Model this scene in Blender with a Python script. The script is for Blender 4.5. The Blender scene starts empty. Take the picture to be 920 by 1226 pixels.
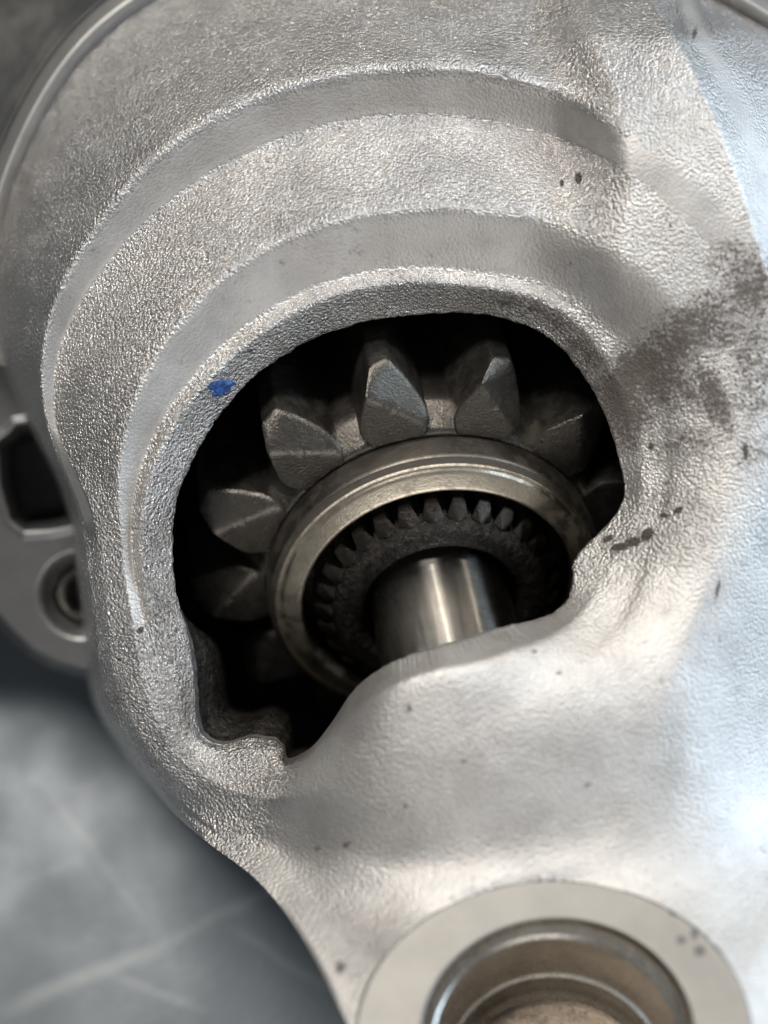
import bpy, bmesh, math
import numpy as np
from mathutils import Vector, Matrix, noise as mn

C = bpy.context.scene.collection
SC = bpy.context.scene
PI = math.pi

# ------------------------------------------------------------------ frame of reference
# All shapes are given in millimetres in a frame whose Z runs from the part towards the photographer;
# TILT turns that frame so the bench top is horizontal in the world.
TILT = math.radians(24)
DIST = 130.0                      # mm from lens to the plane z = 0 (the window's rim)
FPX = 1993.0                      # focal length in photo pixels (photo is 920 wide)
ROT = Matrix.Rotation(TILT, 4, 'X')
BENCH_PX, BENCH_Z = (60, 1000), -31.0


def P(px, py, z):
    d = DIST - z
    return Vector(((px - 460.0) / FPX * d, -(py - 613.0) / FPX * d, z))


_b = ROT @ P(BENCH_PX[0], BENCH_PX[1], BENCH_Z)
WM = Matrix.Scale(0.001, 4) @ Matrix.Translation((0, 0, -_b.z)) @ ROT     # mm frame -> world metres


def Wd(v):                        # direction to world
    return (ROT.to_3x3() @ Vector(v)).normalized()


# ------------------------------------------------------------------ camera
cd = bpy.data.cameras.new('camera')
cam = bpy.data.objects.new('camera', cd)
C.objects.link(cam)
cam.matrix_world = Matrix.Translation(WM @ Vector((0, 0, DIST))) @ ROT
cd.sensor_fit = 'HORIZONTAL'
cd.sensor_width = 36.0
cd.lens = FPX * 36.0 / 920.0
cd.clip_start = 0.005
cd.clip_end = 50
cd.dof.use_dof = True
cd.dof.focus_distance = (DIST + 2.0) * 0.001
cd.dof.aperture_fstop = 16.5
SC.camera = cam

# ------------------------------------------------------------------ world, lamps, exposure
w = bpy.data.worlds.new('World')
SC.world = w
w.use_nodes = True
w.node_tree.nodes['Background'].inputs[0].default_value = (1.0, 0.98, 0.96, 1)
w.node_tree.nodes['Background'].inputs[1].default_value = 0.095


def area(name, d, dist, sx, sy, radiance, col):
    """rectangular lamp in direction d (mm frame), at dist metres, facing the part"""
    l = bpy.data.lights.new(name, 'AREA')
    l.shape = 'RECTANGLE'
    l.size, l.size_y = sx, sy
    l.energy = radiance * PI * sx * sy
    l.color = col
    o = bpy.data.objects.new(name, l)
    C.objects.link(o)
    dw = Wd(d)
    o.location = WM @ Vector((0, 0, 0)) + dw * dist
    o.rotation_euler = dw.to_track_quat('Z', 'Y').to_euler()
    return o


def ang(up, right):               # direction 'up' degrees above and 'right' degrees beside the view line
    u, r = math.radians(up), math.radians(right)
    return Vector((math.sin(r), math.sin(u) * math.cos(r), math.cos(u) * math.cos(r)))


TH = math.radians(39.5)           # the shaft's lean from the view line
AX = Vector((math.sin(TH) * .20, -math.sin(TH) * .98, math.cos(TH)))


def lamp_for(psi, up):
    """direction, about `up` degrees above the view line, of a lamp whose streak on the shaft lies psi degrees beside its crown"""
    v = Vector((-.035, .05, 1)).normalized()
    n0 = (v - AX * v.dot(AX)).normalized()
    x0 = n0.cross(AX)
    if x0.x < 0: x0 = -x0
    best = None
    for k in range(-40, 90):
        l = ang(up, k)
        h = (l + v).normalized()
        e = abs(math.degrees(math.atan2(h.dot(x0), h.dot(n0))) - psi)
        if best is None or e < best[0]: best = (e, l)
    return best[1]


area('ceiling_lamp', ang(42, -12), 2.0, 0.80, 0.32, 31.0, (1.0, 0.945, 0.88))
area('fill_light', ang(-42, 8), 1.8, 1.2, 0.7, 2.8, (1.0, 0.95, 0.90))  # added fill without a real source, low behind the camera, brightens down-facing bands
area('window_light', Vector((.90, .34, .24)).normalized(), 1.6, 1.1, 1.5, 4.6, (0.70, 0.85, 1.0))
area('spot_lamp', lamp_for(1, 62), 1.3, 0.018, 0.08, 520.0, (1.0, 0.90, 0.75))
area('spot_lamp', lamp_for(28, 58), 1.3, 0.018, 0.08, 520.0, (1.0, 0.90, 0.75))
SC.view_settings.view_transform = 'Standard'
SC.view_settings.look = 'None'
SC.view_settings.exposure = 0.0
SC.view_settings.gamma = 1.0


# ------------------------------------------------------------------ node helpers / materials
class NT:
    def __init__(s, name):
        s.m = bpy.data.materials.new(name)
        s.m.use_nodes = True
        s.t = s.m.node_tree
        s.b = s.t.nodes['Principled BSDF']
        s.tc = s.n('ShaderNodeTexCoord')
        s.map = s.n('ShaderNodeMapping')
        s.map.inputs['Scale'].default_value = (1000, 1000, 1000)
        s.l(s.tc.outputs['Object'], s.map.inputs['Vector'])
        s.mm = s.map.outputs['Vector']

    def n(s, t): return s.t.nodes.new(t)
    def l(s, a, b): s.t.links.new(a, b)

    def setv(s, sock, v):
        if hasattr(v, 'is_linked') or isinstance(v, bpy.types.NodeSocket): s.l(v, sock)
        else: sock.default_value = v

    def noise(s, scale, detail=3, rough=.55, vec=None, dist=0.0):
        n = s.n('ShaderNodeTexNoise')
        n.inputs['Scale'].default_value = scale
        n.inputs['Detail'].default_value = detail
        n.inputs['Roughness'].default_value = rough
        n.inputs['Distortion'].default_value = dist
        s.l(vec or s.mm, n.inputs['Vector'])
        return n.outputs['Fac']

    def ramp(s, x, a, b, va=0.0, vb=1.0):
        n = s.n('ShaderNodeMapRange')
        n.interpolation_type = 'SMOOTHSTEP'
        for k, v in zip(('Value', 'From Min', 'From Max', 'To Min', 'To Max'), (x, a, b, va, vb)):
            s.setv(n.inputs[k], v)
        return n.outputs[0]

    def math(s, op, a, b=0.0, c=None):
        n = s.n('ShaderNodeMath')
        n.operation = op
        s.setv(n.inputs[0], a); s.setv(n.inputs[1], b)
        if c is not None: s.setv(n.inputs[2], c)
        return n.outputs[0]

    def mix(s, f, a, b):
        n = s.n('ShaderNodeMix')
        n.data_type = 'RGBA'
        s.setv(n.inputs[0], f)
        s.setv(n.inputs[6], a if not isinstance(a, tuple) else (*a, 1))
        s.setv(n.inputs[7], b if not isinstance(b, tuple) else (*b, 1))
        return n.outputs[2]

    def attr(s, name):
        n = s.n('ShaderNodeAttribute')
        n.attribute_name = name
        return n.outputs['Fac']

    def bump(s, h, dist_mm, strength=1.0, prev=None):
        n = s.n('ShaderNodeBump')
        n.inputs['Distance'].default_value = dist_mm * 0.001
        s.setv(n.inputs['Strength'], strength)
        s.l(h, n.inputs['Height'])
        if prev is not None: s.l(prev, n.inputs['Normal'])
        return n.outputs[0]

    def out(s, col=None, rough=None, metal=None, normal=None):
        if col is not None: s.setv(s.b.inputs['Base Color'], col if not isinstance(col, tuple) else (*col, 1))
        if rough is not None: s.setv(s.b.inputs['Roughness'], rough)
        if metal is not None: s.setv(s.b.inputs['Metallic'], metal)
        if normal is not None: s.l(normal, s.b.inputs['Normal'])
        return s.m


def mat_cast():
    t = NT('sand cast aluminium')
    grain, stain, speck = t.attr('grain'), t.attr('stain'), t.attr('speck')
    n1 = t.noise(3.6, 2.5, .6)
    n2 = t.noise(9.5, 2, .6)
    vor = t.n('ShaderNodeTexVoronoi'); vor.feature = 'SMOOTH_F1'
    vor.inputs['Scale'].default_value = 4.4; vor.inputs['Smoothness'].default_value = .55
    t.l(t.mm, vor.inputs['Vector'])
    h = t.math('ADD', t.math('MULTIPLY', n1, .40), t.math('MULTIPLY', vor.outputs['Distance'], -.75))
    h = t.math('ADD', h, t.math('MULTIPLY', n2, .50))
    patch = t.ramp(t.noise(.22, 3, .6), .3, .7, .84, 1.1)
    nrm = t.bump(h, 0.195, t.math('MULTIPLY', grain, patch))
    big = t.noise(.25, 4, .6)
    var = t.noise(.9, 4, .65)
    base = t.mix(t.ramp(big, .3, .7), (.56, .55, .54), (.68, .675, .665))
    base = t.mix(t.ramp(t.noise(1.6, 3, .6), .55, .75, 0, .22), base, (.38, .36, .35))
    mp = t.n('ShaderNodeMapping'); mp.inputs['Rotation'].default_value = (0, 0, math.radians(-35)); mp.inputs['Scale'].default_value = (1, 2.6, 1)
    t.l(t.mm, mp.inputs['Vector'])
    var = t.math('ADD', t.math('MULTIPLY', var, .5), t.math('MULTIPLY', t.noise(.75, 4, .65, vec=mp.outputs['Vector']), .5))
    s1 = t.math('ADD', stain, t.math('MULTIPLY', t.math('SUBTRACT', var, .5), 2.3))
    s1 = t.math('ADD', s1, t.math('MULTIPLY', t.math('SUBTRACT', t.noise(3.4, 3, .7), .5), 1.1))
    sf = t.ramp(s1, .12, .95, 0, .88)
    s2 = t.math('ADD', stain, t.math('MULTIPLY', t.math('SUBTRACT', n1, .5), 2.4))
    sf = t.math('MAXIMUM', sf, t.math('MULTIPLY', t.ramp(s2, .35, .75, 0, .85), t.ramp(stain, .05, .3)))
    base = t.mix(sf, base, (.070, .051, .041))
    sp = t.ramp(t.math('ADD', speck, t.math('MULTIPLY', t.math('SUBTRACT', n2, .5), .9)), .4, .6, 0, .93)
    base = t.mix(sp, base, (.05, .035, .028))
    pore = t.math('MULTIPLY', t.ramp(t.noise(2.3, 2, .5), .74, .78, 0, .7), t.ramp(grain, .4, .9))
    base = t.mix(pore, base, (.12, .10, .09))
    dirt = t.math('MAXIMUM', sf, sp)
    rough = t.math('ADD', t.ramp(grain, .2, 1.05, .54, .22), t.math('MULTIPLY', dirt, .28))
    rough = t.math('ADD', rough, t.math('MULTIPLY', big, .06))
    metal = t.math('SUBTRACT', .93, t.math('MULTIPLY', dirt, .75))
    return t.out(base, rough, metal, nrm)


def mat_steel(name, col, rough, dirty=0.0, bump=.02, metal=1.0, dirtcol=(.02, .017, .014), scale=.6):
    t = NT(name)
    n = t.noise(scale, 5, .65)
    f = t.noise(3.5, 3, .6)
    base = t.mix(t.ramp(n, .5 - .25, .5 + .25), tuple(c * .8 for c in col), tuple(min(1, c * 1.15) for c in col))
    d = t.ramp(t.math('ADD', n, t.math('MULTIPLY', f, .35)), .62, .82, 0, dirty)
    base = t.mix(d, base, dirtcol)
    r = t.math('ADD', rough - .05, t.math('MULTIPLY', f, .14))
    m = t.math('SUBTRACT', metal, t.math('MULTIPLY', d, .6))
    return t.out(base, r, m, t.bump(t.noise(5, 4, .6), bump))


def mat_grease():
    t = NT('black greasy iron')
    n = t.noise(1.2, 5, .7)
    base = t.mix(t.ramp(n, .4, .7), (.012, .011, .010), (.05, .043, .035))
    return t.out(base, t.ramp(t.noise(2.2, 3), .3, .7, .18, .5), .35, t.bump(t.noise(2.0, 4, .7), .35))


def mat_shaft():
    t = NT('ground steel shaft')
    mp = t.n('ShaderNodeMapping'); mp.inputs['Scale'].default_value = (150, 150, 9000)
    t.l(t.tc.outputs['Object'], mp.inputs['Vector'])
    n = t.noise(1.0, 4, .7, vec=mp.outputs['Vector'])
    base = t.mix(t.ramp(n, .3, .7), (.64, .62, .58), (.80, .78, .73))
    base = t.mix(t.ramp(t.noise(.5, 4, .6), .5, .75, 0, .35), base, (.2, .18, .15))
    t.b.inputs['Anisotropic'].default_value = 1.0
    t.b.inputs['Anisotropic Rotation'].default_value = .25
    tg = t.n('ShaderNodeTangent'); tg.direction_type = 'RADIAL'; tg.axis = 'Z'
    t.l(tg.outputs[0], t.b.inputs['Tangent'])
    return t.out(base, t.ramp(n, .2, .8, .19, .22), 1.0)


def mat_machined(name, col=(.62, .61, .59), rough=.38, marks=False):
    t = NT(name)
    n = t.noise(.35, 4, .6)
    base = t.mix(t.ramp(n, .3, .7), tuple(c * .9 for c in col), col)
    if marks:
        m = t.attr('speck')
        s = t.ramp(t.math('ADD', m, t.math('MULTIPLY', t.math('SUBTRACT', t.noise(1.4, 3), .5), .45)), .25, .75, 0, .85)
        base = t.mix(s, base, (.10, .10, .11))
    return t.out(base, rough, .75, t.bump(t.noise(4, 3), .02))


def mat_case():
    t = NT('dull dark steel case')
    n = t.noise(.12, 5, .65)
    base = t.mix(t.ramp(n, .35, .65), (.16, .165, .165), (.25, .25, .245))
    sc = t.noise(.9, 4, .75)
    base = t.mix(t.ramp(sc, .58, .72, 0, .5), base, (.34, .34, .33))
    return t.out(base, t.ramp(n, .3, .7, .38, .55), .8, t.bump(t.noise(1.5, 4, .7), .05))


SCRATCH = [((-20, 1222), (210, 1125), 1.3, .75), ((150, 1150), (400, 1030), .9, .4), ((110, 1160), (260, 1215), .7, .45),
           ((90, 930), (150, 1000), 4.5, .45), ((55, 905), (130, 960), 6.0, .4), ((170, 1010), (215, 1060), 4.0, .4), ((260, 1100), (420, 1200), .8, .35),
           ((0, 1060), (120, 1020), 1.0, .25), ((20, 900), (200, 1130), .6, .3)]


def bench_mm(px, py):
    """where the bench lies under a photo position, in bench millimetres"""
    o = WM @ Vector((0, 0, DIST)); d = (WM @ P(px, py, 0)) - o
    p = o + d * (-o.z / d.z)
    return (p.x * 1000, p.y * 1000)


def mat_bench():
    t = NT('worn blue grey bench sheet')
    n = t.noise(.035, 5, .6)
    base = t.mix(t.ramp(n, .3, .7), (.122, .152, .178), (.134, .165, .190))
    # pale scuffs and long thin scratches
    for (rot, sc, lo, hi, k) in ((.55, (2.5, 90, 1), .66, .74, .16), (-.7, (3, 120, 1), .68, .75, .14)):
        mp = t.n('ShaderNodeMapping')
        mp.inputs['Rotation'].default_value = (0, 0, rot)
        mp.inputs['Scale'].default_value = tuple(4.5 * s for s in sc)
        t.l(t.tc.outputs['Object'], mp.inputs['Vector'])
        f = t.ramp(t.noise(1.0, 2, .5, vec=mp.outputs['Vector'], dist=.2), lo, hi, 0, k)
        f = t.math('MULTIPLY', f, t.ramp(t.noise(.03, 2), .45, .6))
        base = t.mix(f, base, (.42, .44, .44))
    base = t.mix(t.ramp(t.noise(.09, 3, .5), .5, .9, 0, .12), base, (.25, .27, .275))
    sx = t.n('ShaderNodeSeparateXYZ'); t.l(t.mm, sx.inputs[0])
    wob = t.math('MULTIPLY', t.math('SUBTRACT', t.noise(.12, 2), .5), 1.6)
    for (a, b, wd, k) in SCRATCH:
        A, B = bench_mm(*a), bench_mm(*b)
        L = math.hypot(B[0] - A[0], B[1] - A[1]); cx, cy = (B[0] - A[0]) / L, (B[1] - A[1]) / L
        dx = t.math('SUBTRACT', sx.outputs[0], A[0]); dy = t.math('SUBTRACT', sx.outputs[1], A[1])
        al = t.math('ADD', t.math('MULTIPLY', dx, cx), t.math('MULTIPLY', dy, cy))
        ac = t.math('ABSOLUTE', t.math('ADD', t.math('ADD', t.math('MULTIPLY', dx, -cy), t.math('MULTIPLY', dy, cx)), wob))
        f = t.math('MULTIPLY', t.ramp(ac, 0, wd, k * (.42 if wd < 2 else .10), 0), t.math('MULTIPLY', t.ramp(al, 0, L * .3), t.ramp(al, L * .7, L, 1, 0)))
        base = t.mix(f, base, (.50, .52, .52))
    return t.out(base, t.ramp(t.noise(.08, 4), .3, .7, .34, .5), .1, t.bump(t.noise(1.2, 4), .02))


M = {}
M['cast'] = mat_cast()
M['gear'] = mat_steel('dark oiled gear steel', (.165, .155, .138), .20, .45, .06, .85)
M['collar'] = mat_steel('turned collar steel', (.72, .66, .55), .32, .5, .02, dirtcol=(.10, .08, .06))
M['band'] = mat_steel('dull collar band steel', (.24, .22, .195), .42, .4, .02)
M['spline'] = mat_steel('greasy spline steel', (.13, .115, .10), .20, .7, .06)
M['grease'] = mat_grease()
M['shaft'] = mat_shaft()
M['machined'] = mat_machined('machined aluminium', (.40, .40, .395), .45)
M['boss'] = mat_machined('machined boss aluminium', (.28, .275, .262), .5, True)
M['bush'] = mat_steel('bronzed thread steel', (.66, .65, .62), .24, .08, .02)
M['floor'] = mat_steel('brown oiled floor', (.28, .23, .18), .45, .5, .05)
M['case'] = mat_case()
M['bench'] = mat_bench()
t = NT('blue paint'); M['paint'] = t.out(t.mix(t.ramp(t.noise(2.2, 3), .4, .65), (.02, .07, .26), (.05, .16, .45)), .5, 0.0, t.bump(t.noise(2.1, 3), .3))
M['ear'] = mat_machined('ear aluminium', (.30, .305, .31), .33)


# ------------------------------------------------------------------ mesh helpers
def mesh_np(name, V, F, mat, parent=None, smooth=True, attrs=None, matrix=None):
    """V (n,3) in mm frame unless matrix given (then local mm)"""
    me = bpy.data.meshes.new(name)
    V = np.asarray(V, dtype=np.float64)
    if matrix is None:
        R = np.array(WM)
        V = V @ R[:3, :3].T + R[:3, 3]
    else:
        V = V * 0.001
    F = np.asarray(F, dtype=np.int32)
    k = F.shape[1]
    me.vertices.add(len(V)); me.vertices.foreach_set('co', V.astype(np.float32).ravel())
    me.loops.add(F.size); me.loops.foreach_set('vertex_index', F.ravel())
    me.polygons.add(len(F)); me.polygons.foreach_set('loop_start', np.arange(0, F.size, k, dtype=np.int32))
    me.update(calc_edges=True)
    me.validate()
    me.polygons.foreach_set('use_smooth', np.full(len(me.polygons), smooth))
    for an, av in (attrs or {}).items():
        a = me.attributes.new(an, 'FLOAT', 'POINT')
        a.data.foreach_set('value', np.asarray(av, dtype=np.float32))
    me.materials.append(mat)
    o = bpy.data.objects.new(name, me)
    C.objects.link(o)
    if matrix is not None:
        o.matrix_world = WM_rigid(matrix)
    if parent is not None: adopt(o, parent)
    return o


def WM_rigid(Mx):
    """local mm matrix (rigid) -> world matrix without scale"""
    A = WM @ Mx
    loc = A.to_translation()
    rot = (ROT @ Mx).to_3x3().to_4x4()
    return Matrix.Translation(loc) @ rot


def adopt(o, parent):
    mw = o.matrix_world.copy()
    o.parent = parent
    pw = world_of(parent)
    o.matrix_parent_inverse = Matrix()
    o.matrix_basis = pw.inverted() @ mw


_W = {}


def world_of(o):
    m = o.matrix_basis.copy()
    while o.parent is not None:
        o = o.parent
        m = o.matrix_basis @ m
    return m


def sstep(x, a, b):
    t = np.clip((x - a) / (b - a), 0, 1)
    return t * t * (3 - 2 * t)


def grid_faces(na, nr, closed=True):
    i = np.arange(na if closed else na - 1)[:, None]
    j = np.arange(nr - 1)[None, :]
    a = i * nr + j
    b = ((i + 1) % na) * nr + j
    return np.stack([a, b, b + 1, a + 1], -1).reshape(-1, 4)


def pchip(xk, yk, x):
    """monotone cubic through (xk, yk), 1-D"""
    xk = np.asarray(xk, float); yk = np.asarray(yk, float)
    h = np.diff(xk); d = np.diff(yk) / h
    m = np.zeros_like(yk)
    for i in range(1, len(xk) - 1):
        if d[i - 1] * d[i] > 0:
            w1 = 2 * h[i] + h[i - 1]; w2 = h[i] + 2 * h[i - 1]
            m[i] = (w1 + w2) / (w1 / d[i - 1] + w2 / d[i])
    m[0] = d[0]; m[-1] = d[-1]
    k = np.clip(np.searchsorted(xk, x) - 1, 0, len(h) - 1)
    t = (x - xk[k]) / h[k]
    return ((1 + 2 * t) * (1 - t) ** 2 * yk[k] + t * (1 - t) ** 2 * h[k] * m[k]
            + t * t * (3 - 2 * t) * yk[k + 1] + t * t * (t - 1) * h[k] * m[k + 1])


def periodic(phi_k, val_k, phi):
    o = np.argsort(phi_k)
    pk = np.asarray(phi_k, float)[o]; vk = np.asarray(val_k, float)[o]
    pk = np.concatenate([pk - 360, pk, pk + 360]); vk = np.concatenate([vk] * 3)
    return pchip(pk, vk, phi)


def smax(a, b, k):
    h = np.clip(.5 + .5 * (a - b) / k, 0, 1)
    return b * (1 - h) + a * h + k * h * (1 - h)




def vnoise(X, Y, s, seed=0.0):
    out = np.empty(X.size)
    xs = (X.ravel() * s); ys = (Y.ravel() * s)
    f = mn.noise
    for i in range(X.size):
        out[i] = f((xs[i], ys[i], seed))
    return out.reshape(X.shape)


# ------------------------------------------------------------------ root
root = bpy.data.objects.new('starter_motor', None)
C.objects.link(root)
root.location = WM @ Vector((10, -8, -35))
root['label'] = 'cast aluminium starter motor nose with a dark pinion gear showing in its open window'
root['category'] = 'starter motor'
ROOTW = root.matrix_basis.copy()

# ------------------------------------------------------------------ nose housing: a loft of rings round the window
CX, CY = 480.0, 640.0
HOLE = [(208, 640), (213, 600), (226, 565), (243, 530), (275, 485), (320, 440), (345, 424), (370, 410), (400, 398), (430, 388),
        (465, 382), (500, 378), (530, 376), (560, 376), (600, 382), (628, 390), (650, 400), (672, 418), (690, 440), (705, 462), (715, 480),
        (727, 505), (735, 530), (743, 557), (747, 580), (745, 600), (735, 618), (715, 640), (697, 657), (686, 676),
        (685, 700), (681, 716), (668, 730), (640, 742), (600, 750), (560, 763), (530, 772), (500, 781), (470, 793), (447, 806), (420, 830), (407, 850),
        (395, 868), (375, 893), (360, 903), (345, 908), (339, 893), (330, 886), (316, 884), (300, 882), (287, 886), (270, 891), (254, 889),
        (242, 880), (236, 860), (234, 830), (230, 790), (226, 765), (219, 738), (212, 710), (208, 675)]
hp = np.array(HOLE, float)
hphi = np.degrees(np.arctan2(CY - hp[:, 1], hp[:, 0] - CX)) % 360
hr = np.hypot(hp[:, 0] - CX, hp[:, 1] - CY)

# phi: z0, then (r, z) of K1..K7 and K8 (skirt bottom)
# K1 lip crest, K2 crease, K3 shoulder, K4 valley, K5 outer crest, K6 edge, K7 rim
T = {
    90: (-2.3, (302, 0.1), (318, -.55), (390, 1.3), (502, -1.9), (563, .2), (680, -9.8), (742, -15), (750, -18)),
    75: (-2.3, (308, 0.1), (324, -.5), (404, 1.3), (506, -1.9), (570, .2), (690, -9.8), (752, -15), (760, -18)),
    61: (-2.1, (326, 0.2), (343, -.2), (425, .95), (512, -1.5), (560, .0), (690, -5.5), (756, -11), (765, -14)),
    50: (-1.9, (331, 0.2), (352, 0.1), (430, .7), (505, -.8), (560, -.2), (690, -5.5), (762, -11), (771, -14)),
    41: (-1.8, (325, 0.3), (352, .4), (430, 1.1), (505, 1.2), (570, -.2), (690, -5.5), (770, -11), (779, -14)),
    25: (-.9, (305, 0.3), (340, 1.3), (390, 2.4), (440, 3.2), (520, 2.6), (640, -5), (740, -13), (760, -16)),
    10: (-.2, (292, 0.9), (320, 1.9), (360, 3.2), (410, 4.2), (475, 3.4), (570, -4), (700, -16), (720, -20)),
    355: (.3, (255, 1.6), (290, 2.7), (330, 4.0), (385, 5.0), (435, 3.8), (560, -3), (760, -20), (780, -24)),
    340: (1.5, (240, 3.2), (280, 4.6), (325, 5.6), (375, 6.2), (435, 4.4), (580, -3.5), (760, -18), (780, -24)),
    327: (2.6, (220, 5.0), (260, 6.3), (320, 7.2), (390, 7.8), (460, 6.2), (600, -1), (740, -12), (760, -20)),
    315: (3.4, (195, 6.4), (240, 7.4), (320, 8.2), (430, 8.2), (530, 7.2), (640, 0), (760, -10), (780, -20)),
    300: (4.6, (180, 7.4), (240, 8.3), (340, 8.8), (450, 8.6), (560, 8.2), (700, 6), (820, 0), (840, -14)),
    285: (5.0, (170, 7.8), (240, 8.6), (340, 8.9), (430, 8.7), (560, 8.2), (700, 6), (800, 0), (820, -14)),
    270: (4.8, (178, 7.5), (240, 8.3), (330, 8.3), (420, 7.7), (520, 6.6), (610, 3), (690, -6), (700, -20)),
    261: (3.8, (195, 6.6), (250, 8.0), (320, 8.0), (400, 6.6), (470, 3.0), (518, -5), (536, -14), (537, -30)),
    252: (1.8, (228, 4.0), (270, 5.6), (320, 5.4), (380, 3.2), (430, -1), (452, -6), (462, -14), (463, -30)),
    246: (-1.2, (300, 1.2), (325, 2.4), (350, 2.8), (385, 1.4), (418, -1.2), (434, -6), (440, -14), (441, -30)),
    240: (-2.3, (312, -.2), (335, .4), (360, .8), (395, -.6), (420, -1.5), (430, -5), (435, -14), (436, -30)),
    232: (-2.4, (335, -1.1), (352, -.9), (375, -.8), (396, -1.6), (414, -3.2), (424, -7), (429, -14), (430, -30)),
    225: (-2.8, (350, -1.8), (362, -1.4), (378, -1.2), (398, -2.0), (411, -3.8), (419, -7), (423, -14), (424, -30)),
    210: (-2.2, (312, -.9), (330, -.6), (355, -.4), (388, -1.6), (405, -3.6), (414, -7), (419, -14), (420, -30)),
    197: (-1.8, (312, -.2), (322, -.5), (336, -.1), (366, -1.2), (382, -3.0), (391, -7), (396, -14), (397, -30)),
    190: (-2.3, (312, 0.0), (322, -.9), (334, -.5), (360, -1.3), (377, -3.0), (386, -7), (390, -14), (391, -30)),
    180: (-2.3, (311, 0.1), (321, -1.2), (335, -.6), (362, -1.5), (380, -3.6), (388, -7), (392, -14), (393, -30)),
    172: (-2.3, (310, 0.1), (322, -1.2), (342, -.4), (380, -1.8), (397, -4.6), (406, -8), (413, -15), (415, -30)),
    166: (-2.3, (308, 0.1), (321, -1.1), (348, -.1), (417, -4.6), (430, -5.0), (441, -7), (447, -14), (449, -30)),
    150: (-2.3, (300, 0.1), (314, -.9), (360, .6), (468, -4.0), (492, -3.4), (555, -9.6), (572, -12), (580, -15)),
    135: (-2.3, (294, 0.1), (310, -.8), (368, 1.0), (478, -2.9), (520, -1.6), (618, -9.4), (650, -12.5), (658, -16)),
    120: (-2.3, (294, 0.1), (310, -.7), (378, 1.2), (487, -2.2), (548, -.3), (662, -9.2), (708, -13), (716, -16)),
    105: (-2.3, (298, 0.1), (314, -.6), (384, 1.3), (495, -2.0), (557, .1), (680, -9.6), (730, -14), (738, -17)),
}
NA = 1560
phi = np.arange(NA) * 360.0 / NA
keys = list(T.keys())
r0 = periodic(hphi, hr, phi)
r0 = r0 + np.array([.8 * mn.noise((8 * math.cos(a), 8 * math.sin(a), 1.0)) + .9 * mn.noise((22 * math.cos(a), 22 * math.sin(a), 5.0)) + .6 * mn.noise((55 * math.cos(a), 55 * math.sin(a), 9.0)) for a in np.radians(phi)]) * 1.5
rk = [r0] + [periodic(keys, [T[k][i][0] for k in keys], phi) for i in range(1, 9)]
zk = [periodic(keys, [T[k][0] for k in keys], phi)] + [periodic(keys, [T[k][i][1] for k in keys], phi) for i in range(1, 9)]
kw = np.exp(-.5 * (np.arange(-40, 41) / 16.0) ** 2); kw /= kw.sum()
for i in range(1, 9):                       # ease the rings round the casting
    for L_ in (rk, zk):
        a_ = L_[i]
        sm_ = np.convolve(np.concatenate([a_[-40:], a_, a_[:40]]), kw, 'valid')
        wgt = sstep(phi, 236, 250) * (1 - sstep(phi, 345, 360)) if i >= 6 else 1.0
        L_[i] = a_ * (1 - wgt) + sm_ * wgt
for i in range(1, 9):                       # rings never cross
    rk[i] = np.maximum(rk[i], rk[i - 1] + (8 if i == 1 else 2.0))

# inner skirt (inside of the casting): list of (phi: offsets) at fixed depth below the rim
SK = {90: (3, 12, 40, 90, 140, 140), 30: (2, 10, 30, 70, 120, 120), 0: (1, 5, 20, 40, 60, 60), 330: (0, 5, 20, 40, 60, 60),
      300: (0, 6, 30, 60, 90, 90), 262: (0, 5, 25, 50, 80, 80), 250: (0, 1, 4, 10, 14, 14), 240: (0, -4, -14, -24, -30, -34), 228: (-1, -8, -30, -46, -52, -55),
      212: (-1, -8, -24, -34, -38, -40), 199: (0, -1, 0, 6, 20, 30), 185: (2, 6, 20, 50, 90, 90), 150: (3, 12, 40, 90, 140, 140)}
SKZ = (-.7, -1.7, -3.0, -6.0, -14.0, -50.0)
sk_r, sk_z = [], []
lim = (rk[7] - r0) * .86
for i in range(6):
    off = periodic(list(SK), [SK[k][i] for k in SK], phi)
    sk_r.append(r0 + np.minimum(off, lim))
    zz = SKZ[i] * (1.0 if i > 2 else 1.0)
    sk_z.append(zk[0] + zz if i < 5 else np.full(NA, -50.0))
wup = sstep(phi, 38, 62) * (1 - sstep(phi, 150, 172))
zk[3] = zk[3] + .35 * wup; zk[4] = zk[4] - .35 * wup; zk[5] = zk[5] + .45 * wup; zk[6] = zk[6] - 1.6 * wup; zk[7] = zk[7] - 2.0 * wup; zk[8] = zk[8] - 2.0 * wup
chain_r = sk_r[::-1] + rk
chain_z = sk_z[::-1] + zk
segs = [4, 5, 6, 4, 4, 3, 20, 8, 30, 46, 26, 44, 24, 8]
RR, ZZ, KK = [], [], []
for s, n in enumerate(segs):
    for j in range(n):
        t_ = j / n
        RR.append(chain_r[s] * (1 - t_) + chain_r[s + 1] * t_)
        ZZ.append(chain_z[s] * (1 - t_) + chain_z[s + 1] * t_)
        KK.append(s + t_)
RR.append(chain_r[-1]); ZZ.append(chain_z[-1]); KK.append(float(len(segs)))
RR = np.array(RR).T; ZZ = np.array(ZZ).T; KK = np.array(KK)
NR = RR.shape[1]
ISK = sum(segs[:6])                          # index of the window's edge


def smooth_r(A, n, lo=0):
    for _ in range(n):
        B = A.copy()
        B[:, 1:-1] = .25 * A[:, :-2] + .5 * A[:, 1:-1] + .25 * A[:, 2:]
        A = B
    return A


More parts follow.
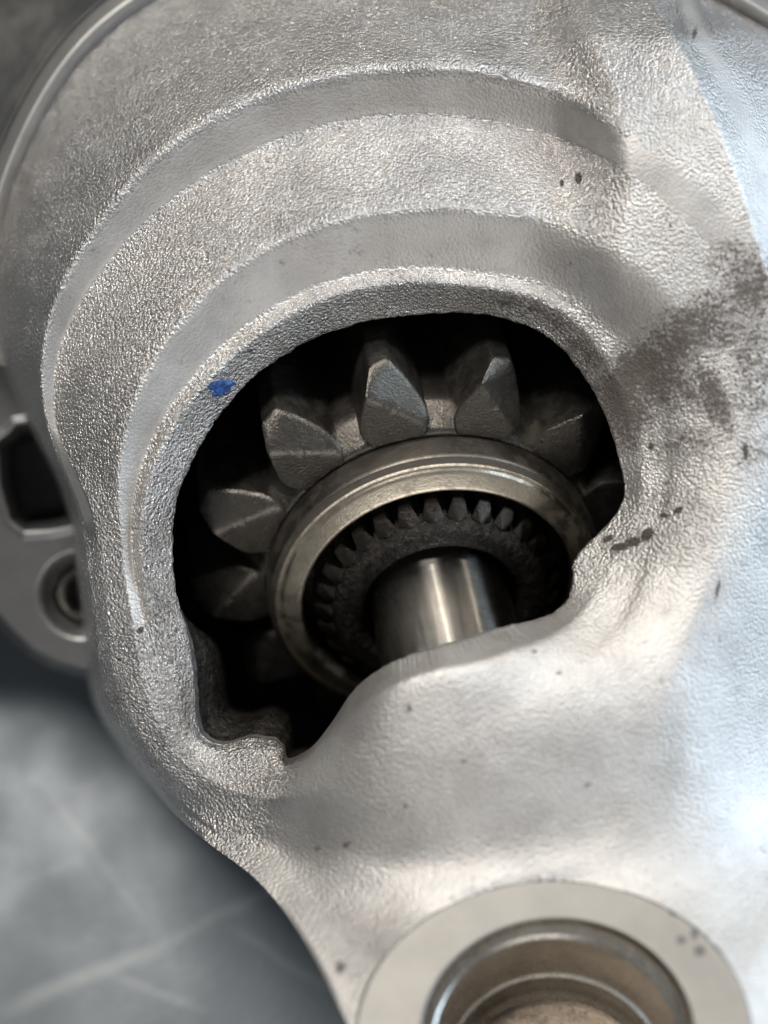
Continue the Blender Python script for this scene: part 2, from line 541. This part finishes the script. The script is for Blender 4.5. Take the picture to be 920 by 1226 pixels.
RR = smooth_r(RR, 3); ZZ = smooth_r(ZZ, 3)
for _ in range(9):                          # softer fillets away from the window's crisp edge
    for A in (RR, ZZ):
        B = A.copy()
        j0 = ISK + 26
        B[:, j0:-1] = .25 * A[:, j0 - 1:-2] + .5 * A[:, j0:-1] + .25 * A[:, j0 + 1:]
        A[:] = B
cp, sp = np.cos(np.radians(phi))[:, None], np.sin(np.radians(phi))[:, None]
X = CX + RR * cp
Y = CY - RR * sp


def poly_x(y, pts):
    pts = sorted((b, a) for a, b in pts)
    return np.interp(y, [p[0] for p in pts], [p[1] for p in pts])


# --- web on the right that ties the flange to the nose
ex = pchip([-400, -100, 0, 50, 100, 150, 220, 300, 400, 520, 640, 900], [730, 770, 795, 822, 850, 872, 898, 922, 950, 965, 975, 980], Y)
u = (ex - X)
zr = pchip([-400, -60, 10, 50, 100, 200, 320, 420, 520, 640, 800], [-30, -14, -4, .3, 1.8, 2.9, 3.2, 2.8, 1.4, -2, -20], Y)
xl = np.interp(Y, [-200, -60, 30, 110, 170, 230, 300, 420, 700], [600, 650, 690, 722, 738, 736, 716, 700, 700])
ub = np.maximum(ex - xl, 40)
web = zr + .5 - .003 * np.maximum(u, 0) - .095 * np.maximum(-u + 12, 0)
wl = 1 - sstep(u / ub, .85, 1.5)
Zn = ZZ * (1 - wl) + smax(ZZ, web, .7) * wl
fade = sstep(np.arange(NR)[None, :] * 1.0, ISK + 20, ISK + 60) * sstep(X, 560, 640) * (1 - sstep(Y, 560, 780))
ZZ = ZZ * (1 - fade) + Zn * fade

# --- fillet up to the mounting boss at the bottom
BX, BY, BRX, BRY = 664.0, 1246.0, 240.0, 193.0
q = np.sqrt(((X - BX) / BRX) ** 2 + ((Y - BY) / BRY) ** 2)
BZ0, BSL = 16.4, .034
bplane = BZ0 + BSL * (Y - BY) + .004 * (X - BX)
zb = bplane - .04 - 6.0 * np.maximum(q - 1.0, 0) ** 1.05
zb = np.where(q < .955, bplane - .45, zb)
fadeb = sstep(Y, 900, 1010)
ZZ = ZZ * (1 - fadeb) + smax(ZZ, zb, 3.2) * fadeb
ZZ = np.where((q < 1.0) & (ZZ > bplane - .04), bplane - .04, ZZ)
ZZ = np.where((q < .955) & (ZZ > bplane - .45), bplane - .45, ZZ)   # nothing pokes through the machined face
ZZ = np.where(q < .80, ZZ - 32 * sstep(-q, -.80, -.72), ZZ)         # bored out under the threaded hole

# nub at the window's lower corner and the ridge along the lower left edge
ZZ += 1.0 * np.exp(-(((X - 322) / 26) ** 2 + ((Y - 896) / 11) ** 2))
fl = (np.arange(NR) > ISK + 2)[None, :]
# hand-made unevenness of the casting
n_big = vnoise(X[::4, ::3], Y[::4, ::3], 1 / 70.0, 3.1)
from_i = np.arange(NA) / 4.0
ii = np.clip(from_i.astype(int), 0, n_big.shape[0] - 1)
jj = np.clip((np.arange(NR) / 3.0).astype(int), 0, n_big.shape[1] - 1)
fi = (from_i - ii)[:, None]; fj = (np.arange(NR) / 3.0 - jj)[None, :]
i2 = (ii + 1) % n_big.shape[0]; j2 = np.clip(jj + 1, 0, n_big.shape[1] - 1)
nb = ((n_big[ii][:, jj] * (1 - fi) + n_big[i2][:, jj] * fi) * (1 - fj) + (n_big[ii][:, j2] * (1 - fi) + n_big[i2][:, j2] * fi) * fj)
ZZ += .16 * nb * fl * (1 - .75 * sstep(Y, 720, 800) * sstep(X, 330, 420))

# the lower and right flanks are cast with generous, even radii
wsm = sstep(Y + .35 * (X - 700), 640, 760) * sstep(X, 330, 420) * sstep(q, 1.0, 1.06) * sstep(np.arange(NR)[None, :] * 1.0, ISK + 16, ISK + 40)
wsm = np.maximum(wsm, sstep(X, 760, 830) * sstep(Y, 400, 480) * sstep(q, 1.0, 1.06))
wsm = wsm * (1 - sstep(RR, 640, 760))
wsm[:, :ISK + 10] = 0; wsm[:, -6:] = 0
wsm = wsm * (ZZ > -6)
for _ in range(260):
    av = ZZ.copy()
    av[:, 1:-1] = .5 * (ZZ[:, :-2] + ZZ[:, 2:])
    av = .5 * av + .25 * (np.roll(ZZ, 3, 0) + np.roll(ZZ, -3, 0))
    ZZ = ZZ + wsm * (av - ZZ)

# --- surface zones: grain (texture depth) ------------------------------------------------
K = KK[None, :] - 6.0                       # 0 edge, 1 lip crest, 2 crease, 3 shoulder, 4 valley, 5 crest, 6 edge, 7 rim
PH = phi[:, None]
band1 = sstep(K, 1.9, 2.15) * (1 - sstep(K, 2.75, 3.05))
band2 = sstep(K, 4.0, 4.12) * (1 - sstep(K, 4.62, 4.9))
upper = sstep(PH, 30, 50) * (1 - sstep(PH, 196, 203))
grain = 1.0 - .72 * np.maximum(band1, band2 * (1 - sstep(PH, 176, 182))) * upper
right = sstep(X + .2 * Y, 740, 850) * (1 - sstep(Y, 560, 700)) * sstep(Y, 40, 260)
grain = grain * (1 - .45 * right)
webedge = np.exp(-((u + 22) / 16) ** 2) * (Y < 420) * sstep(X, 800, 830)
grain = grain * (1 - .75 * webedge)
dome = sstep(Y + .25 * (X - 480), 700, 800) * sstep(X + .55 * (Y - 900), 330, 400)
grain = grain * (1 - .62 * dome)
grain = np.where(K < 0, .6, grain)
gleft = sstep(-X, -260, -200) * sstep(Y, 590, 640)
grain = grain * (1 + .45 * gleft * (1 - dome))
lipz = (1 - sstep(K, .95, 1.5)) * upper
grain = grain * (1 + .2 * lipz)

# --- stains and specks -------------------------------------------------------------------
def blobs(lst):
    out = np.zeros_like(X)
    for (bx, by, sx, sy, rot, a) in lst:
        c, s = math.cos(math.radians(rot)), math.sin(math.radians(rot))
        dx, dy = X - bx, Y - by
        uu = (c * dx - s * dy) / sx; vv = (s * dx + c * dy) / sy
        out = np.maximum(out, a * np.exp(-(uu * uu + vv * vv)))
    return out


stain = blobs([(742, 462, 46, 30, 45, .95), (700, 420, 46, 18, -45, .75), (815, 405, 115, 40, 38, .78), (830, 470, 90, 30, -15, .5), (785, 455, 60, 45, 20, .80), (850, 400, 55, 45, 40, .62), (900, 350, 50, 60, 0, .62), (748, 490, 40, 44, 0, .92), (768, 440, 60, 34, 25, .95), (752, 520, 22, 30, 0, .7), (610, 362, 36, 10, -12, .5), (668, 388, 26, 14, -40, .62), (852, 470, 22, 60, 25, .80),
               (820, 530, 60, 30, 0, .5), (700, 425, 38, 22, -50, .60), (640, 372, 30, 14, -25, .55), (735, 460, 26, 34, 0, .75), (900, 440, 40, 90, 0, .5),
               (800, 600, 60, 26, 0, .36), (222, 850, 14, 60, 0, .5), (140, 835, 30, 34, 0, .42), (190, 900, 26, 30, 0, .36), (30, 215, 14, 12, 0, .62), (775, 640, 60, 14, 20, .30),
               (830, 30, 8, 20, 0, .4), (900, 540, 40, 30, 0, .42), (870, 310, 40, 30, 30, .45)])
speck = blobs([(693, 213, 5, 8, 0, 1.1), (673, 219, 3, 6, 0, 1.0), (803, 270, 5, 3, -60, .7), (798, 262, 4, 2.5, 0, .6), (168, 755, 6, 4, 40, 1.0),
               (742, 655, 14, 6, 10, .95), (758, 649, 13, 7, 15, .95), (775, 640, 12, 8, 45, .95), (796, 617, 9, 4, 0, .8), (812, 611, 9, 5, 30, .85),
               (728, 645, 12, 6, 25, .75), (780, 535, 6, 8, 0, .75), (798, 578, 6, 5, 0, .6), (893, 540, 5, 16, 0, .75), (860, 705, 5, 26, -12, .62), (862, 765, 4, 16, 0, .5),
               (415, 1012, 10, 8, 0, .62), (380, 1016, 8, 7, 0, .58), (490, 848, 7, 14, 0, .60), (485, 966, 8, 6, 0, .56), (555, 912, 9, 6, 0, .56), (704, 940, 10, 6, 0, .55), (640, 780, 8, 7, 0, .56),
               (408, 1158, 12, 14, 0, .60), (670, 805, 7, 6, 0, .55), (683, 316, 5, 4, 0, .6), (832, 40, 5, 14, -15, .7), (130, 450, 3, 3, 0, .6), (143, 790, 4, 3, 0, .7),
               (300, 420, 6, 2.5, 30, .8)])

dep = DIST - ZZ
V = np.stack([(X - 460) / FPX * dep, -(Y - 613) / FPX * dep, ZZ], -1)
A_grain, A_stain, A_speck = grain * np.ones_like(X), stain, speck

j0 = ISK - 5
sl = slice(j0, NR)
housing = mesh_np('nose_housing', V[:, sl].reshape(-1, 3), grid_faces(NA, NR - j0)[:, ::-1], M['cast'], root,
                  attrs={'grain': A_grain[:, sl].ravel(), 'stain': A_stain[:, sl].ravel(), 'speck': A_speck[:, sl].ravel()})
n2 = j0 + 1
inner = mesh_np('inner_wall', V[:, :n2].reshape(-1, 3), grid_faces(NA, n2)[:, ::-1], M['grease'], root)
# closing floor of the cavity
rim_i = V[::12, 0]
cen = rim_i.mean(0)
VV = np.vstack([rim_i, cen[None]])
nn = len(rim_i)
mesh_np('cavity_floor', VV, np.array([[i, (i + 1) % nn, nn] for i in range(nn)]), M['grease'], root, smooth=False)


def surf_z(px, py):
    """height of the housing at a photo position"""
    d = (X - px) ** 2 + (Y - py) ** 2
    d[:, :ISK] = 1e9
    k = np.unravel_index(np.argmin(d), d.shape)
    return ZZ[k]


# blue paint dab beside the window
rng = np.random.default_rng(4)
pv = [P(265, 464, surf_z(265, 464) + .10)]
npd = 26
for ring in (.5, .85, 1.0):
    for k in range(npd):
        a = 2 * PI * k / npd
        wob = 1 + .14 * math.sin(3 * a + 1) + .07 * math.sin(5 * a) + .04 * math.sin(9 * a + 2)
        px = 265 + 15.5 * ring * wob * math.cos(a)
        py = 464 - 10 * ring * wob * math.sin(a) - 3.5 * ring * math.cos(a)
        pv.append(P(px, py, surf_z(px, py) + (.09, .06, -.03)[(.5, .85, 1.0).index(ring)] + .03 * math.sin(7 * a)))
pf = [[0, 1 + k, 1 + (k + 1) % npd] for k in range(npd)]
for r_ in (0, 1):
    for k in range(npd):
        a_, b_ = 1 + r_ * npd + k, 1 + r_ * npd + (k + 1) % npd
        pf += [[a_, a_ + npd, b_ + npd], [a_, b_ + npd, b_]]
mesh_np('paint_mark', np.array([tuple(v) for v in pv]), np.array(pf), M['paint'], root)['label'] = 'dab of blue paint'

# ------------------------------------------------------------------ revolve helper (axis parts)
def frame(origin, axis, xhint=(1, 0, 0)):
    a = Vector(axis).normalized()
    x = Vector(xhint); x = (x - a * x.dot(a)).normalized()
    y = a.cross(x)
    m = Matrix((x, y, a)).transposed().to_4x4()
    m.translation = origin
    return m


def revolve(name, prof, mx, mat, parent, n=160, rx=1.0, ry=1.0, sub=3, jitter=0):
    pts = []
    for (a, b) in zip(prof[:-1], prof[1:]):          # corners kept by doubling near points
        L = math.hypot(b[0] - a[0], b[1] - a[1])
        e = min(.12, L * .25)
        for t_ in (0, e / L, .5, 1 - e / L):
            pts.append((a[0] + (b[0] - a[0]) * t_, a[1] + (b[1] - a[1]) * t_))
    pts.append(prof[-1])
    p = np.array(pts)
    q_ = p.copy()
    q_[1:-1] = .25 * p[:-2] + .5 * p[1:-1] + .25 * p[2:]
    th = np.arange(n) * 2 * PI / n
    r = q_[:, 0][None, :]; z = q_[:, 1][None, :] * np.ones((n, 1))
    Vx = np.stack([r * np.cos(th)[:, None] * rx, r * np.sin(th)[:, None] * ry, z], -1)
    return mesh_np(name, Vx.reshape(-1, 3), grid_faces(n, len(p)), mat, parent, matrix=mx)


# ------------------------------------------------------------------ pinion on its shaft
H = P(529, 731, -9.0)
GM = frame(H, AX)                                  # local z: along the axis towards the nose, 0 = spline front


def empty_at(name, mx, parent):
    o = bpy.data.objects.new(name, None)
    C.objects.link(o)
    o.matrix_world = WM_rigid(mx)
    adopt(o, parent)
    return o


S_GEAR = -5.3
gm = GM @ Matrix.Translation((0, 0, S_GEAR))
RROOT, RTIP = 16.2, 20.7
# gear body: hub ring with a bevelled front
gear = revolve('pinion_gear', [(6.5, -18), (RROOT - .1, -18), (RROOT - .1, -2.5), (14.5, -.15), (13.2, -.1), (6.5, -.1)], gm, M['gear'], root, 156)


def tooth_mesh():
    """one tooth: curved flanks, rounded tip, front face with a slanting lead-in chamfer"""
    key = [(-2.2, 14.2), (-2.75, RROOT - .9), (-2.85, RROOT + .1), (-2.5, RROOT + 1.1), (-2.12, RROOT + 2.1), (-1.65, RROOT + 3.1), (-1.12, RTIP - .5), (-.85, RTIP - .1), (-.5, RTIP)]
    half = []
    for k in range(len(key) - 1):
        p0, p1 = key[max(k - 1, 0)], key[k]; p2, p3 = key[k + 1], key[min(k + 2, len(key) - 1)]
        for t_ in (0, .5):
            half.append(tuple(.5 * (2 * p1[c] + (p2[c] - p0[c]) * t_ + (2 * p0[c] - 5 * p1[c] + 4 * p2[c] - p3[c]) * t_ ** 2 + (3 * p1[c] - p0[c] - 3 * p2[c] + p3[c]) * t_ ** 3) for c in (0, 1)))
    half.append(key[-1])
    out_ = half + [(-x, y) for x, y in reversed(half)]

    def fz(x, y):
        a = (y - (RROOT + 1.5)) * .62 + x * .60
        b = (y - (RTIP - .7)) * 1.2 - x * .5
        return .03 - .95 * max(0, a) - .35 * max(0, b) - .008 * (x * x)
    bm = bmesh.new()
    cx_, cy_ = -.1, RROOT + .6
    rings = []
    for f in (1.0, .955, .87, .77, .66, .54, .41, .27, .13):
        rings.append([bm.verts.new((cx_ + (x - cx_) * f, cy_ + (y - cy_) * f, fz(cx_ + (x - cx_) * f, cy_ + (y - cy_) * f) - (.12 if f == 1.0 else 0))) for x, y in out_])
    cen_ = bm.verts.new((cx_, cy_, fz(cx_, cy_)))
    back = [bm.verts.new((x, y, -17.5)) for x, y in out_]
    sidev = [bm.verts.new((x + (.09 if x < 0 else -.09) * 0, y, fz(x, y) - .36)) for x, y in out_]
    n = len(out_)
    for a, b in [(back, sidev), (sidev, rings[0])] + list(zip(rings[:-1], rings[1:])):
        for i in range(n):
            bm.faces.new((a[i], a[(i + 1) % n], b[(i + 1) % n], b[i]))
    for i in range(n):
        bm.faces.new((rings[-1][i], rings[-1][(i + 1) % n], cen_))
    bmesh.ops.recalc_face_normals(bm, faces=bm.faces)
    bmesh.ops.scale(bm, vec=(.001, .001, .001), verts=bm.verts)
    for f in bm.faces: f.smooth = True
    for e in bm.edges:
        if len(e.link_faces) == 2 and e.calc_face_angle() > math.radians(34): e.smooth = False
    me = bpy.data.meshes.new('tooth')
    bm.to_mesh(me); bm.free()
    me.materials.append(M['gear'])
    return me


tm = tooth_mesh()
NT_ = 13
for k in range(NT_):
    # image angle -> local angle (local x along image right, local y roughly image up)
    a = math.radians(129.7 + 360.0 / NT_ * k)
    o = bpy.data.objects.new('gear_tooth', tm)
    C.objects.link(o)
    o.matrix_world = WM_rigid(gm @ Matrix.Rotation(a - PI / 2, 4, 'Z'))
    adopt(o, gear)

# collar in front of the gear
RC = 14.25
collar = revolve('gear_collar', [(RC - .6, S_GEAR), (RC, S_GEAR + .15), (RC, -2.55), (RC - .5, -2.25)], GM, M['band'], root, 220)
revolve('collar_face', [(RC - .5, -2.25), (RC - .62, -2.42), (RC - .95, -2.30), (RC - 1.2, -2.0), (11.75, -1.35), (11.55, -1.45), (11.4, -3.0)], GM, M['collar'], collar, 220)
revolve('collar_bore', [(11.4, -2.6), (11.4, -6.0), (6.5, -6.0)], GM, M['grease'], collar, 120)

# splined hub
hub = revolve('splined_hub', [(9.3, -6), (9.3, -1.3), (8.8, -.35), (8.4, .05), (7.4, .15), (6.8, -.2), (6.45, -.8), (6.4, -4)], GM, M['grease'], root, 168)


def spline_mesh():
    bm = bmesh.new()
    sc = [(-.88, 9.2), (-.66, 10.0), (-.46, 10.45), (.46, 10.45), (.62, 10.0), (.90, 9.1)]
    fz = [-1.0, -1.5, -1.9, -1.9, -1.5, -1.0]
    back = [bm.verts.new((x, y, -6)) for x, y in sc]
    fr = [bm.verts.new((x, y, z)) for (x, y), z in zip(sc, fz)]
    c = bm.verts.new((0, 9.1, -.62))
    for i in range(5):
        bm.faces.new((back[i], back[i + 1], fr[i + 1], fr[i]))
        bm.faces.new((fr[i], fr[i + 1], c))
    bmesh.ops.recalc_face_normals(bm, faces=bm.faces)
    bmesh.ops.scale(bm, vec=(.001, .001, .001), verts=bm.verts)
    ed = [e for e in bm.edges if len(e.link_faces) == 2 and e.calc_face_angle() > math.radians(15)]
    bmesh.ops.bevel(bm, geom=ed, offset=.00007, segments=2, affect='EDGES')
    me = bpy.data.meshes.new('spline_tooth')
    bm.to_mesh(me); bm.free()
    me.materials.append(M['spline'])
    return me


sm = spline_mesh()
for k in range(29):
    o = bpy.data.objects.new('spline_tooth', sm)
    C.objects.link(o)
    o.matrix_world = WM_rigid(GM @ Matrix.Rotation(2 * PI * (k + .35) / 29, 4, 'Z'))
    adopt(o, hub)

revolve('drive_shaft', [(.2, -8), (5.85, -8), (5.85, 12.2), (5.5, 12.6), (.2, 12.6)], GM, M['shaft'], root, 200)
revolve('shaft_gap_dark', [(6.5, -1.6), (6.3, -1.5), (5.9, -2.2)], GM, M['grease'], hub, 90)  # added black ring, its colour stands for the dark open gap round the shaft

# ------------------------------------------------------------------ mounting boss face, thread, floor
def boss_pt(x, y, dz=0.0):
    return P(x, y, BZ0 + BSL * (y - BY) + .004 * (x - BX) + dz)


nb_ = 300
RHX, RHY, HX, HY = 166.0, 147.0, 668.0, 1246.0
rows = [(1.004, -.5, 'o'), (1.0, -.12, 'o'), (.994, -.03, 'o'), (.985, .01, 'o'), (.975, .012, 'o')] + [(k / 36.0, 0, 'm') for k in range(36)] + [(1.0, 0, 'h'), (.988, -.08, 'h'), (.975, -.5, 'h')]
bv, bs = [], []
for k in range(nb_):
    a = 2 * PI * k / nb_
    for (s, dz, kind) in rows:
        ox, oy = BX + BRX * math.cos(a), BY - BRY * math.sin(a)
        hx, hy = HX + RHX * math.cos(a), HY - RHY * math.sin(a)
        if kind == 'o': x, y = BX + BRX * s * math.cos(a), BY - BRY * s * math.sin(a)
        elif kind == 'm':
            f = (s * .97 + .03)
            x, y = ox * .97 + BX * .03, oy * .97 + BY * .03
            x, y = x + (hx - x) * f * .98, y + (hy - y) * f * .98
        else: x, y = HX + RHX * s * math.cos(a), HY - RHY * s * math.sin(a)
        bv.append(tuple(boss_pt(x, y, dz)))
        m = 0
        for (mx_, my_, sx_, sy_, am) in ((824, 1091, 13, 6, 1.2), (836, 1101, 6, 13, 1.2), (832, 1118, 6, 9, 1), (816, 1126, 8, 8, .8), (838, 1139, 7, 7, 1.3), (808, 1094, 9, 5, .8)):
            m = max(m, am * math.exp(-(((x - mx_) / sx_) ** 2 + ((y - my_) / sy_) ** 2)))
        bs.append(m)
boss = mesh_np('mounting_boss', np.array(bv), grid_faces(nb_, len(rows)), M['boss'], root, attrs={'speck': bs})
# bore: local frame on the face plane
c0 = boss_pt(HX, HY)
ex_ = (boss_pt(HX + 10, HY) - c0).normalized()
ey_ = (boss_pt(HX, HY - 10) - c0).normalized()
bn = ex_.cross(ey_).normalized()
BM = Matrix((ex_, ey_, bn)).transposed().to_4x4(); BM.translation = c0
rxm = (boss_pt(HX + RHX, HY) - c0).length
rym = (boss_pt(HX, HY - RHY) - c0).length
R = rxm
DK = 1.8
prof = [(R * .99, -.05), (R * .98, -.35), (R * .935, -.85), (R * .91, -.95), (R * .905, -1.5), (R * .905, -3.3), (R * .87, -4.1), (R * .835, -4.3),
        (R * .85, -4.8), (R * .845, -5.9), (R * .80, -6.4)]
prof = [(a, b * DK) for a, b in prof]
thread = revolve('threaded_bore', prof, BM, M['bush'], boss, 160, 1.0, rym / rxm)
revolve('bore_floor', [(R * .82, -11.4), (R * .76, -11.6), (R * .3, -11.5), (.1, -11.5)], BM, M['floor'], thread, 100, 1.0, rym / rxm)

# ------------------------------------------------------------------ motor case behind the flange (top corners)
NC = 420
pc = np.linspace(25, 157, NC)
rb = periodic(keys, [T[k][7][0] for k in keys], pc)
zb_ = periodic(keys, [T[k][7][1] for k in keys], pc)
cr = [(-16, -1.2), (0, .25), (3, .35), (16, -.6), (19, -.9), (21, -1.3), (24, -1.0), (27, -1.4), (40, -2.5), (44, -3.6), (52, -4.4), (110, -9), (200, -22), (300, -42)]
L = []
for (dr, dz) in cr:
    L.append(np.stack([CX + (rb + dr) * np.cos(np.radians(pc)), CY - (rb + dr) * np.sin(np.radians(pc)), zb_ + dz], -1))
L = np.array(L).transpose(1, 0, 2)


def px_to_mm(A):
    d = DIST - A[..., 2]
    return np.stack([(A[..., 0] - 460) / FPX * d, -(A[..., 1] - 613) / FPX * d, A[..., 2]], -1)


def densify(A, n):
    out = []
    for s in range(A.shape[1] - 1):
        for k in range(n):
            t_ = k / n
            out.append(A[:, s] * (1 - t_) + A[:, s + 1] * t_)
    out.append(A[:, -1])
    return np.array(out).transpose(1, 0, 2)


LA = densify(L[:, :6], 3); LB = densify(L[:, 5:], 4)
case = mesh_np('motor_case', px_to_mm(LB).reshape(-1, 3), grid_faces(NC, LB.shape[1], False)[:, ::-1], M['case'], root)
mesh_np('machined_rim', px_to_mm(LA).reshape(-1, 3), grid_faces(NC, LA.shape[1], False)[:, ::-1], M['machined'], case)

# ------------------------------------------------------------------ mounting ear, lower left, behind the nose
EX0, EX1, EY0, EY1, ES = -260, 210, 380, 860, 2.2
gx = np.arange(EX0, EX1, ES); gy = np.arange(EY0, EY1, ES)
GX, GY = np.meshgrid(gx, gy, indexing='ij')
EZ = -19.0


def sd_round_poly(px, py, pts):
    """signed distance to a polygon (negative inside)"""
    d = np.full(px.shape, 1e9); ins = np.zeros(px.shape, bool)
    n = len(pts)
    for i in range(n):
        x0, y0 = pts[i]; x1, y1 = pts[(i + 1) % n]
        ex_2, ey_2 = x1 - x0, y1 - y0
        t_ = np.clip(((px - x0) * ex_2 + (py - y0) * ey_2) / (ex_2 ** 2 + ey_2 ** 2), 0, 1)
        d = np.minimum(d, np.hypot(px - x0 - t_ * ex_2, py - y0 - t_ * ey_2))
        c = ((y0 > py) != (y1 > py)) & (px < (x1 - x0) * (py - y0) / (y1 - y0 + 1e-9) + x0)
        ins ^= c
    return np.where(ins, -d, d)


out = [(-260, 380), (205, 380), (205, 730), (190, 775), (160, 800), (125, 808), (95, 806), (62, 797), (35, 782), (10, 758), (-10, 735), (-40, 715), (-90, 700), (-260, 690)]
sd = sd_round_poly(GX, GY, out)
slot = [(12, 520), (-2, 530), (2, 580), (14, 622), (30, 634), (60, 632), (110, 622), (150, 600), (150, 505), (60, 505), (20, 510)]
ss = sd_round_poly(GX, GY, slot)
EZZ = np.full(GX.shape, EZ) - .004 * (GY - 640)
EZZ = EZZ - 22 * sstep(-ss, -2, 20) + .3 * np.exp(-((ss - 5) / 4) ** 2)
hd = np.hypot((GX - 98), (GY - 712) * 1.02)
EZZ = EZZ - 2.6 * (1 - sstep(hd, 32, 56)) - 7 * (1 - sstep(hd, 30, 33))
EZZ = EZZ - 9 * sstep(sd, -7, 3)
ev = px_to_mm(np.stack([GX, GY, EZZ], -1)).reshape(-1, 3)
ef = grid_faces(len(gx), len(gy), False)
keep = (sd < 5).reshape(-1)
ef = ef[keep[ef].all(1)]
ear = mesh_np('mounting_ear', ev, ef[:, ::-1], M['ear'], root)
c1 = P(98, 712, EZ - 1.0)
EM = Matrix.Translation(c1)
pr = []
for k in range(7):
    pr += [(2.24, -.5 - k * .9), (2.02, -.95 - k * .9)]
revolve('threaded_hole', pr, EM, M['bush'], ear, 64)

# ------------------------------------------------------------------ the bench
bz = 0.0
n = 60
s = np.linspace(-.45, .45, n)
bx, by = np.meshgrid(s, s, indexing='ij')
Vb = np.stack([bx, by, np.zeros_like(bx)], -1).reshape(-1, 3)
me = bpy.data.meshes.new('bench_top')
bmb = bmesh.new()
bmesh.ops.create_cube(bmb, size=1.0)
bmesh.ops.scale(bmb, vec=(1.2, .8, .03), verts=bmb.verts)
bmesh.ops.translate(bmb, vec=(0, 0, -.015), verts=bmb.verts)
bmesh.ops.bevel(bmb, geom=bmb.edges[:], offset=.003, segments=2, affect='EDGES')
bmb.to_mesh(me); bmb.free()
me.materials.append(M['bench'])
bench = bpy.data.objects.new('bench_top', me)
C.objects.link(bench)
bench['kind'] = 'structure'
bench['label'] = 'blue grey scuffed bench top under the starter motor'
